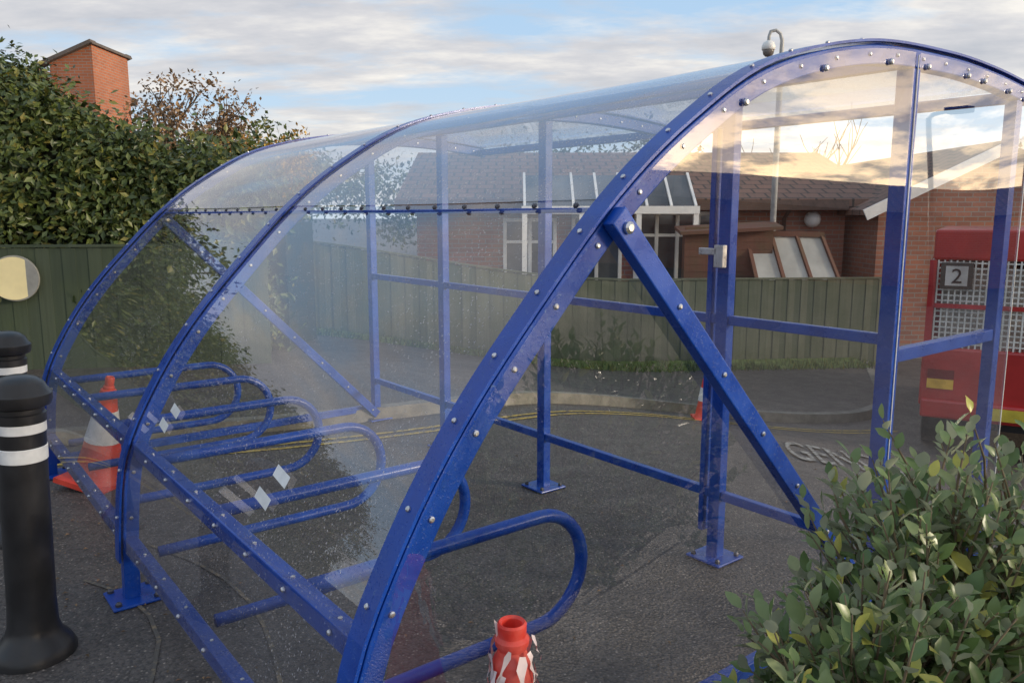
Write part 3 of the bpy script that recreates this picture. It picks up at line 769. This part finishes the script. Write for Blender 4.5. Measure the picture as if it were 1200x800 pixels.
m=MB(); m.lathe([(.0,-.10),(.045,-.09),(.075,-.06),(.085,-.02),(.085,0)],(x-.20,y,4.06),24); m.obj('camera_dome',simple('grey_dome',(.2,.18,.17),.15),e,smooth=True)

# ------------------------------------------------------------ red caged truck (rear towards the shelter)
e=empty('tipper_truck'); tz=-.67
ax=np.array([.5,.866,0]); lat=np.array([.866,-.5,0]); org=np.array([3.88,7.40,tz])
def TP(a,l,z): return org+ax*a+lat*l+np.array([0,0,z])
RT=np.column_stack([ax,lat,[0,0,-1]])
def tb(m,a0,a1,l0,l1,z0,z1): m.box(TP((a0+a1)/2,(l0+l1)/2,(z0+z1)/2),(a1-a0,l1-l0,z1-z0),RT)
LW=1.75; LL_=2.6
m=MB(); tb(m,0,LL_,0,LW,.48,1.05); tb(m,.02,LL_,.03,LW-.03,1.86,2.14); tb(m,-.05,-.003,.02,LW-.02,.38,.56)
tb(m,LL_+.1,LL_+1.2,0,LW,.4,1.15); tb(m,LL_+.1,LL_+1.0,.05,LW-.05,1.153,2.0)
m.obj('red_bodywork',RED,e,bevel=.03)
m=MB()
for l in (0.005,LW/2-.03,LW-.065): tb(m,.004,.06,l,l+.06,1.05,1.86)
for a in np.arange(.6,LL_,.6):
    for l in (.005,LW-.065): tb(m,a,a+.05,l,l+.06,1.05,1.86)
for z in (1.42,): tb(m,-.004,.02,.07,LW-.07,z,z+.04)
m.obj('cage_posts',RED,e)
m=MB()
for l in np.arange(.07,LW-.07,.05): tb(m,.022,.034,l,l+.014,1.05,1.86)
for z in np.arange(1.08,1.85,.05): tb(m,.0345,.046,.07,LW-.07,z,z+.014)
for a in np.arange(.08,LL_,.05): tb(m,a,a+.014,.022,.034,1.05,1.86)
for z in np.arange(1.08,1.85,.05): tb(m,.07,LL_,.0345,.046,z,z+.014)
m.obj('cage_mesh',simple('galvanised_mesh',(.7,.7,.66),.5,.2),e)
m=MB(); tb(m,.25,LL_-.1,.12,LW-.12,1.0,1.78); m.obj('load_sheet',simple('pale_load',(.50,.47,.42),.8,0,.35,7,bump=.6),e)
m=MB()
for a in (.55,LL_+.7):
    for l in (.03,LW-.25): m.tube([TP(a,l,.33),TP(a,l+.22,.33)],[.33,.33],28)
m.obj('tyres',BLACKP,e,bevel=.03)
m=MB(); tb(m,.05,LL_+1.1,.1,LW-.1,.30,.475); m.obj('chassis',BLACKP,e)
m=MB(); 
for l in (.06,LW-.28): tb(m,-.02,-.002,l,l+.22,.66,.75)
m.obj('amber_lamps',simple('amber_lens',(.7,.42,.05),.25),e)
m=MB()
for l in (.06,LW-.28): tb(m,-.02,-.002,l,l+.22,.76,.84)
m.obj('tail_lamps',simple('dark_red_lens',(.16,.01,.01),.2),e)
m=MB(); tb(m,-.072,-.052,.55,1.05,.42,.53); m.obj('number_plate',simple('yellow_plate',(.62,.5,.06),.4),e)
m=MB(); tb(m,-.022,-.004,.10,.36,1.60,1.84); m.obj('number_board',simple('dark_board',(.04,.045,.04),.5),e)
m=MB(); tb(m,-.0245,-.0225,.14,.32,1.63,1.81); m.obj('number_label',simple('label_white',(.5,.5,.48),.5),e)
cu=bpy.data.curves.new('two','FONT'); cu.body='2'; cu.size=.19; cu.extrude=.002; o=bpy.data.objects.new('number_two',cu); S.collection.objects.link(o)
o.matrix_world=Matrix.Translation(Vector(TP(-.029,.185,1.655)))@Matrix(((lat[0],0,-ax[0],0),(lat[1],0,-ax[1],0),(0,1,0,0),(0,0,0,1)))
o.parent=e; cu.materials.append(BLACKP)

# ------------------------------------------------------------ camera
cam=bpy.data.cameras.new('camera'); co=bpy.data.objects.new('camera',cam); S.collection.objects.link(co)
co.location=(0,0,1.6); co.rotation_euler=(math.radians(90-9.04),0,0); cam.lens=27.9; cam.sensor_width=36; cam.clip_end=1500; cam.clip_start=.05
S.camera=co
